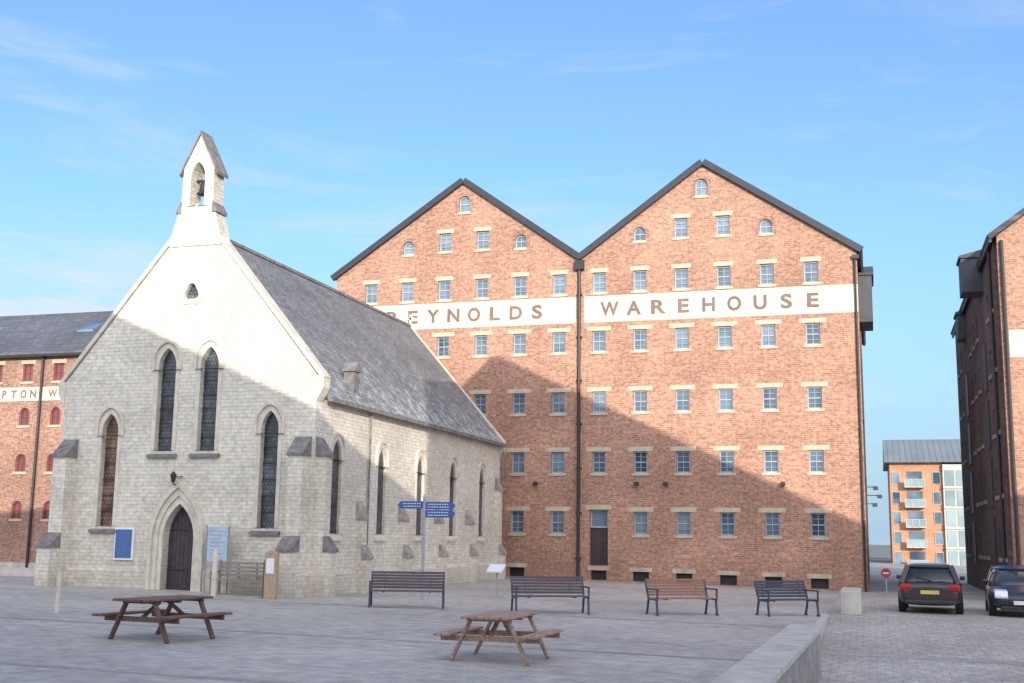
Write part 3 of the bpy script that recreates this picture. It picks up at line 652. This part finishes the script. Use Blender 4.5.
# ---------------------------------------------------------------- cars
def car_paint(name,c):
    m,nt,b=base_mat(name);b.inputs["Base Color"].default_value=(*c,1);b.inputs["Roughness"].default_value=.35;b.inputs["Metallic"].default_value=.1
    b.inputs["Coat Weight"].default_value=.35; return m
M['cardark']=car_paint("dark_grey_car_paint",(.045,.038,.04)); M['carblack']=car_paint("blue_black_car_paint",(.025,.035,.065))
M['tyre']=plain("tyre_rubber",(.02,.02,.02),.9); M['rim']=plain("alloy_rim",(.4,.4,.42),.35,metal=.7)
M['carglass']=glass("car_glass",(.015,.02,.025),(.05,.06,.07),.05)
M['plate_y']=plain("yellow_number_plate",(.60,.47,.14),.5); M['plate_w']=plain("white_number_plate",(.75,.75,.72),.5)
M['tail']=plain("red_tail_light",(.35,.02,.02),.2); M['lamp']=plain("clear_headlight",(.80,.83,.85),.15)
M['trim']=plain("black_plastic_trim",(.03,.03,.03),.6)
def loft(mb,secs,mi=0):
    n=len(secs[0]); vs=[p for s in secs for p in s]; fs=[]
    for i in range(len(secs)-1):
        for j in range(n):
            k=(j+1)%n; fs.append((i*n+j,i*n+k,(i+1)*n+k,(i+1)*n+j))
    fs.append(tuple(range(n))); fs.append(tuple((len(secs)-1)*n+j for j in range(n-1,-1,-1)))
    mb.add(vs,fs,mi)
def subd(o,l=2):
    ss=o.modifiers.new("s",'SUBSURF'); ss.levels=1; ss.render_levels=l; return o
def make_car(loc,rot,paint,label):
    e=thing("parked_car",label,"car",loc,rot,"cars parked beside the warehouses")
    def sec(y,w,zb,zt,top=.84):
        return [(-w*.86,y,zb),(-w*.96,y,zb+.10),(-w,y,zb+.28),(-w*.99,y,zt-.22),(-w*.94,y,zt-.08),(-w*top,y,zt),(0,y,zt+.04),(w*top,y,zt),(w*.94,y,zt-.08),(w*.99,y,zt-.22),(w,y,zb+.28),(w*.96,y,zb+.10),(w*.86,y,zb)]
    b=MB(); loft(b,[sec(-.06,.62,.44,.76),sec(-.02,.76,.34,.86),sec(.12,.85,.26,.92),sec(.5,.90,.21,.95),sec(1.4,.91,.2,.95),sec(2.6,.91,.2,.94),sec(3.2,.90,.2,.91),sec(3.7,.88,.22,.83),sec(4.05,.80,.26,.72),sec(4.25,.62,.32,.58)])
    subd(b.obj("body",[paint],e,smooth=True))
    def rp(y0,y1,w,z,k=.22):
        return [(-w*.60,y0-.05,z),(0,y0-.09,z),(w*.60,y0-.05,z),(w*.90,y0+.06,z),(w,y0+k,z),(w*1.02,(y0+y1)/2,z),(w,y1-.4,z),(w*.85,y1-.1,z),(w*.5,y1+.04,z),(0,y1+.09,z),(-w*.5,y1+.04,z),(-w*.85,y1-.1,z),(-w,y1-.4,z),(-w*1.02,(y0+y1)/2,z),(-w,y0+k,z),(-w*.90,y0+.06,z)]
    c=MB(); loft(c,[rp(.12,3.3,.85,.84),rp(.22,3.05,.81,1.03),rp(.40,2.72,.74,1.22),rp(.58,2.4,.66,1.34)]); c.obj("windows",['carglass'],e,smooth=True)
    r=MB(); loft(r,[rp(.50,2.50,.685,1.31),rp(.50,2.46,.67,1.37),rp(.62,2.32,.58,1.43),rp(.95,2.0,.36,1.465)])
    subd(r.obj("roof",[paint],e,smooth=True))
    for s in (-1,1):
        MB().beam((s*.80,.16,.86),(s*.62,.50,1.36),.15,.12,up=(0,1,0)).beam((s*.845,.40,.90),(s*.68,.72,1.34),.05,.38,up=(0,1,0)).obj("rear_pillar",[paint],e,bevel=.03)
        MB().beam((s*.84,1.55,.90),(s*.70,1.5,1.34),.04,.08,up=(0,1,0)).obj("pillar",['trim'],e)
        MB().beam((s*.78,3.16,.86),(s*.59,2.42,1.36),.07,.07).obj("windscreen_pillar",[paint],e,bevel=.02)
        for y in (.78,3.4):
            w=MB().cyl((s*.70,y,.31),(s*.91,y,.31),.315,n=28).obj("wheel",['tyre'],e,bevel=.02)
            MB().cyl((s*.905,y,.31),(s*.92,y,.31),.2,n=20).obj("rim",['rim'],w)
        MB().prism([(-.05,.66),(-.06,.80),(.02,.88),(.24,.88),(.22,.74),(.12,.64)],'x',min(s*.50,s*.84),max(s*.50,s*.84)).obj("tail_light",['tail'],e,bevel=.04)
        MB().prism([(3.86,.62),(4.24,.54),(4.28,.62),(4.12,.76),(3.75,.80)],'x',min(s*.40,s*.76),max(s*.40,s*.76)).obj("headlight",['lamp'],e,bevel=.03)
        MB().box(min(s*.87,s*1.03),max(s*.87,s*1.03),2.68,2.80,.93,1.06).obj("wing_mirror",[paint],e,bevel=.045)
    MB().box(-.72,.72,-.08,.1,.28,.42).obj("rear_bumper",['trim'],e,bevel=.05)
    MB().box(-.26,.26,-.085,-.06,.58,.69).obj("number_plate",['plate_y'],e)
    MB().box(-.38,.38,4.12,4.25,.40,.54).obj("grille",['trim'],e,bevel=.03); MB().box(-.26,.26,4.252,4.27,.38,.49).obj("number_plate",['plate_w'],e)
    MB().box(-.62,.62,4.0,4.24,.22,.34).obj("front_bumper",['trim'],e,bevel=.04)
    MB().beam((.05,.06,.96),(-.36,.16,1.06),.02,.03).obj("rear_wiper",['trim'],e)
    return e
make_car((1.55,37.4,gz(1.5)),math.radians(-3),'cardark',"dark grey hatchback parked with its rear to the square")
make_car((4.3,41.6,gz(4.1)),math.radians(180-3),'carblack',"blue-black car parked facing the square")

# ---------------------------------------------------------------- light, sky, camera
d=Vector((-S,1,-T)).normalized()
sun=bpy.data.lights.new("sun",'SUN'); sun.energy=4.7; sun.angle=math.radians(.2); sun.color=(1,.92,.79)
so=bpy.data.objects.new("sun",sun); COL.objects.link(so); so.rotation_euler=d.to_track_quat('-Z','Y').to_euler(); so.location=(20,-40,40)
w=bpy.data.worlds.new("World"); scene.world=w; w.use_nodes=True; nt=w.node_tree; N=nt.nodes; L=nt.links
bg=N["Background"]; sky=N.new("ShaderNodeTexSky"); sky.sky_type='NISHITA'; sky.sun_disc=False
sky.sun_elevation=math.asin(T/math.sqrt(S*S+1+T*T)); sky.sun_rotation=math.atan2(S,-1)
sky.air_density=1.0; sky.dust_density=.6; sky.ozone_density=1.5
def math_(op,a,b=None,clamp=False):
    n=N.new("ShaderNodeMath"); n.operation=op; n.use_clamp=clamp
    for i,q in enumerate((a,b)):
        if q is None: continue
        if isinstance(q,(int,float)): n.inputs[i].default_value=q
        else: L.new(q,n.inputs[i])
    return n.outputs[0]
def mrange(v,a,b,c,d_):
    n=N.new("ShaderNodeMapRange"); n.interpolation_type='SMOOTHSTEP'
    for i,q in enumerate((a,b,c,d_)): n.inputs[i+1].default_value=q
    L.new(v,n.inputs[0]); return n.outputs[0]
def mix(f,a,b):
    n=N.new("ShaderNodeMixRGB"); L.new(f,n.inputs[0])
    for i,q in ((1,a),(2,b)):
        if isinstance(q,tuple): n.inputs[i].default_value=(*q,1)
        else: L.new(q,n.inputs[i])
    return n.outputs[0]
tc=N.new("ShaderNodeTexCoord"); sp=N.new("ShaderNodeSeparateXYZ"); L.new(tc.outputs["Generated"],sp.inputs[0])
gr=N.new("ShaderNodeVectorMath"); gr.operation='MULTIPLY'; gr.inputs[1].default_value=(1.08,1.42,1.95); L.new(sky.outputs[0],gr.inputs[0])
col=mix(mrange(sp.outputs[2],.0,.30,.92,.15),gr.outputs[0],(2.65,4.0,5.35))
mp=N.new("ShaderNodeMapping"); mp.inputs["Scale"].default_value=(1.2,1.2,6.5); mp.inputs["Rotation"].default_value=(.15,.1,.3)
nz=N.new("ShaderNodeTexNoise"); nz.inputs["Scale"].default_value=2.6; nz.inputs["Detail"].default_value=9; nz.inputs["Roughness"].default_value=.66; nz.inputs["Distortion"].default_value=.8
L.new(tc.outputs["Generated"],mp.inputs["Vector"]); L.new(mp.outputs[0],nz.inputs["Vector"])
col=mix(mrange(nz.outputs["Fac"],.48,.72,0,.34),col,(5.4,5.7,6.0))
nz2=N.new("ShaderNodeTexNoise"); nz2.inputs["Scale"].default_value=7; nz2.inputs["Detail"].default_value=9; nz2.inputs["Roughness"].default_value=.62; L.new(mp.outputs[0],nz2.inputs["Vector"])
lowc=math_('MULTIPLY',mrange(sp.outputs[0],-.62,-.48,.75,0),math_('MULTIPLY',mrange(sp.outputs[2],.10,.16,.3,1),mrange(sp.outputs[2],.19,.25,1,0)))
lowc=math_('MULTIPLY',lowc,mrange(nz2.outputs["Fac"],.36,.62,.15,1))
col=mix(lowc,col,(5.6,5.75,5.9))
vd=N.new("ShaderNodeVectorMath"); vd.operation='DOT_PRODUCT'; vd.inputs[1].default_value=tuple(-d); L.new(tc.outputs["Generated"],vd.inputs[0])
hz=math_('POWER',math_('MAXIMUM',vd.outputs["Value"],0),1.1)
hv=N.new("ShaderNodeVectorMath"); hv.operation='SCALE'; hv.inputs[0].default_value=(13.2,11.9,10.2); L.new(hz,hv.inputs["Scale"])  # broad warm glow around the sun, added to the sky to lift the shadows
ad=N.new("ShaderNodeVectorMath"); ad.operation='ADD'; L.new(col,ad.inputs[0]); L.new(hv.outputs[0],ad.inputs[1])
L.new(ad.outputs[0],bg.inputs["Color"]); bg.inputs["Strength"].default_value=.15
psi,th,rol,f=.2960,.1653,.0141,1176.9
F=Vector((-math.sin(psi)*math.cos(th),math.cos(psi)*math.cos(th),math.sin(th))); R0=Vector((math.cos(psi),math.sin(psi),0)); U0=R0.cross(F)
R=R0*math.cos(rol)+U0*math.sin(rol); U=U0*math.cos(rol)-R0*math.sin(rol)
cam=bpy.data.cameras.new("camera"); cam.sensor_width=36; cam.lens=f*36/1024; cam.clip_end=5000; cam.clip_start=.1
co=bpy.data.objects.new("camera",cam); COL.objects.link(co)
co.matrix_world=Matrix(((R.x,U.x,-F.x,0),(R.y,U.y,-F.y,0),(R.z,U.z,-F.z,1.9),(0,0,0,1)))
scene.camera=co
scene.view_settings.view_transform='Standard'; scene.view_settings.look='None'; scene.view_settings.exposure=0
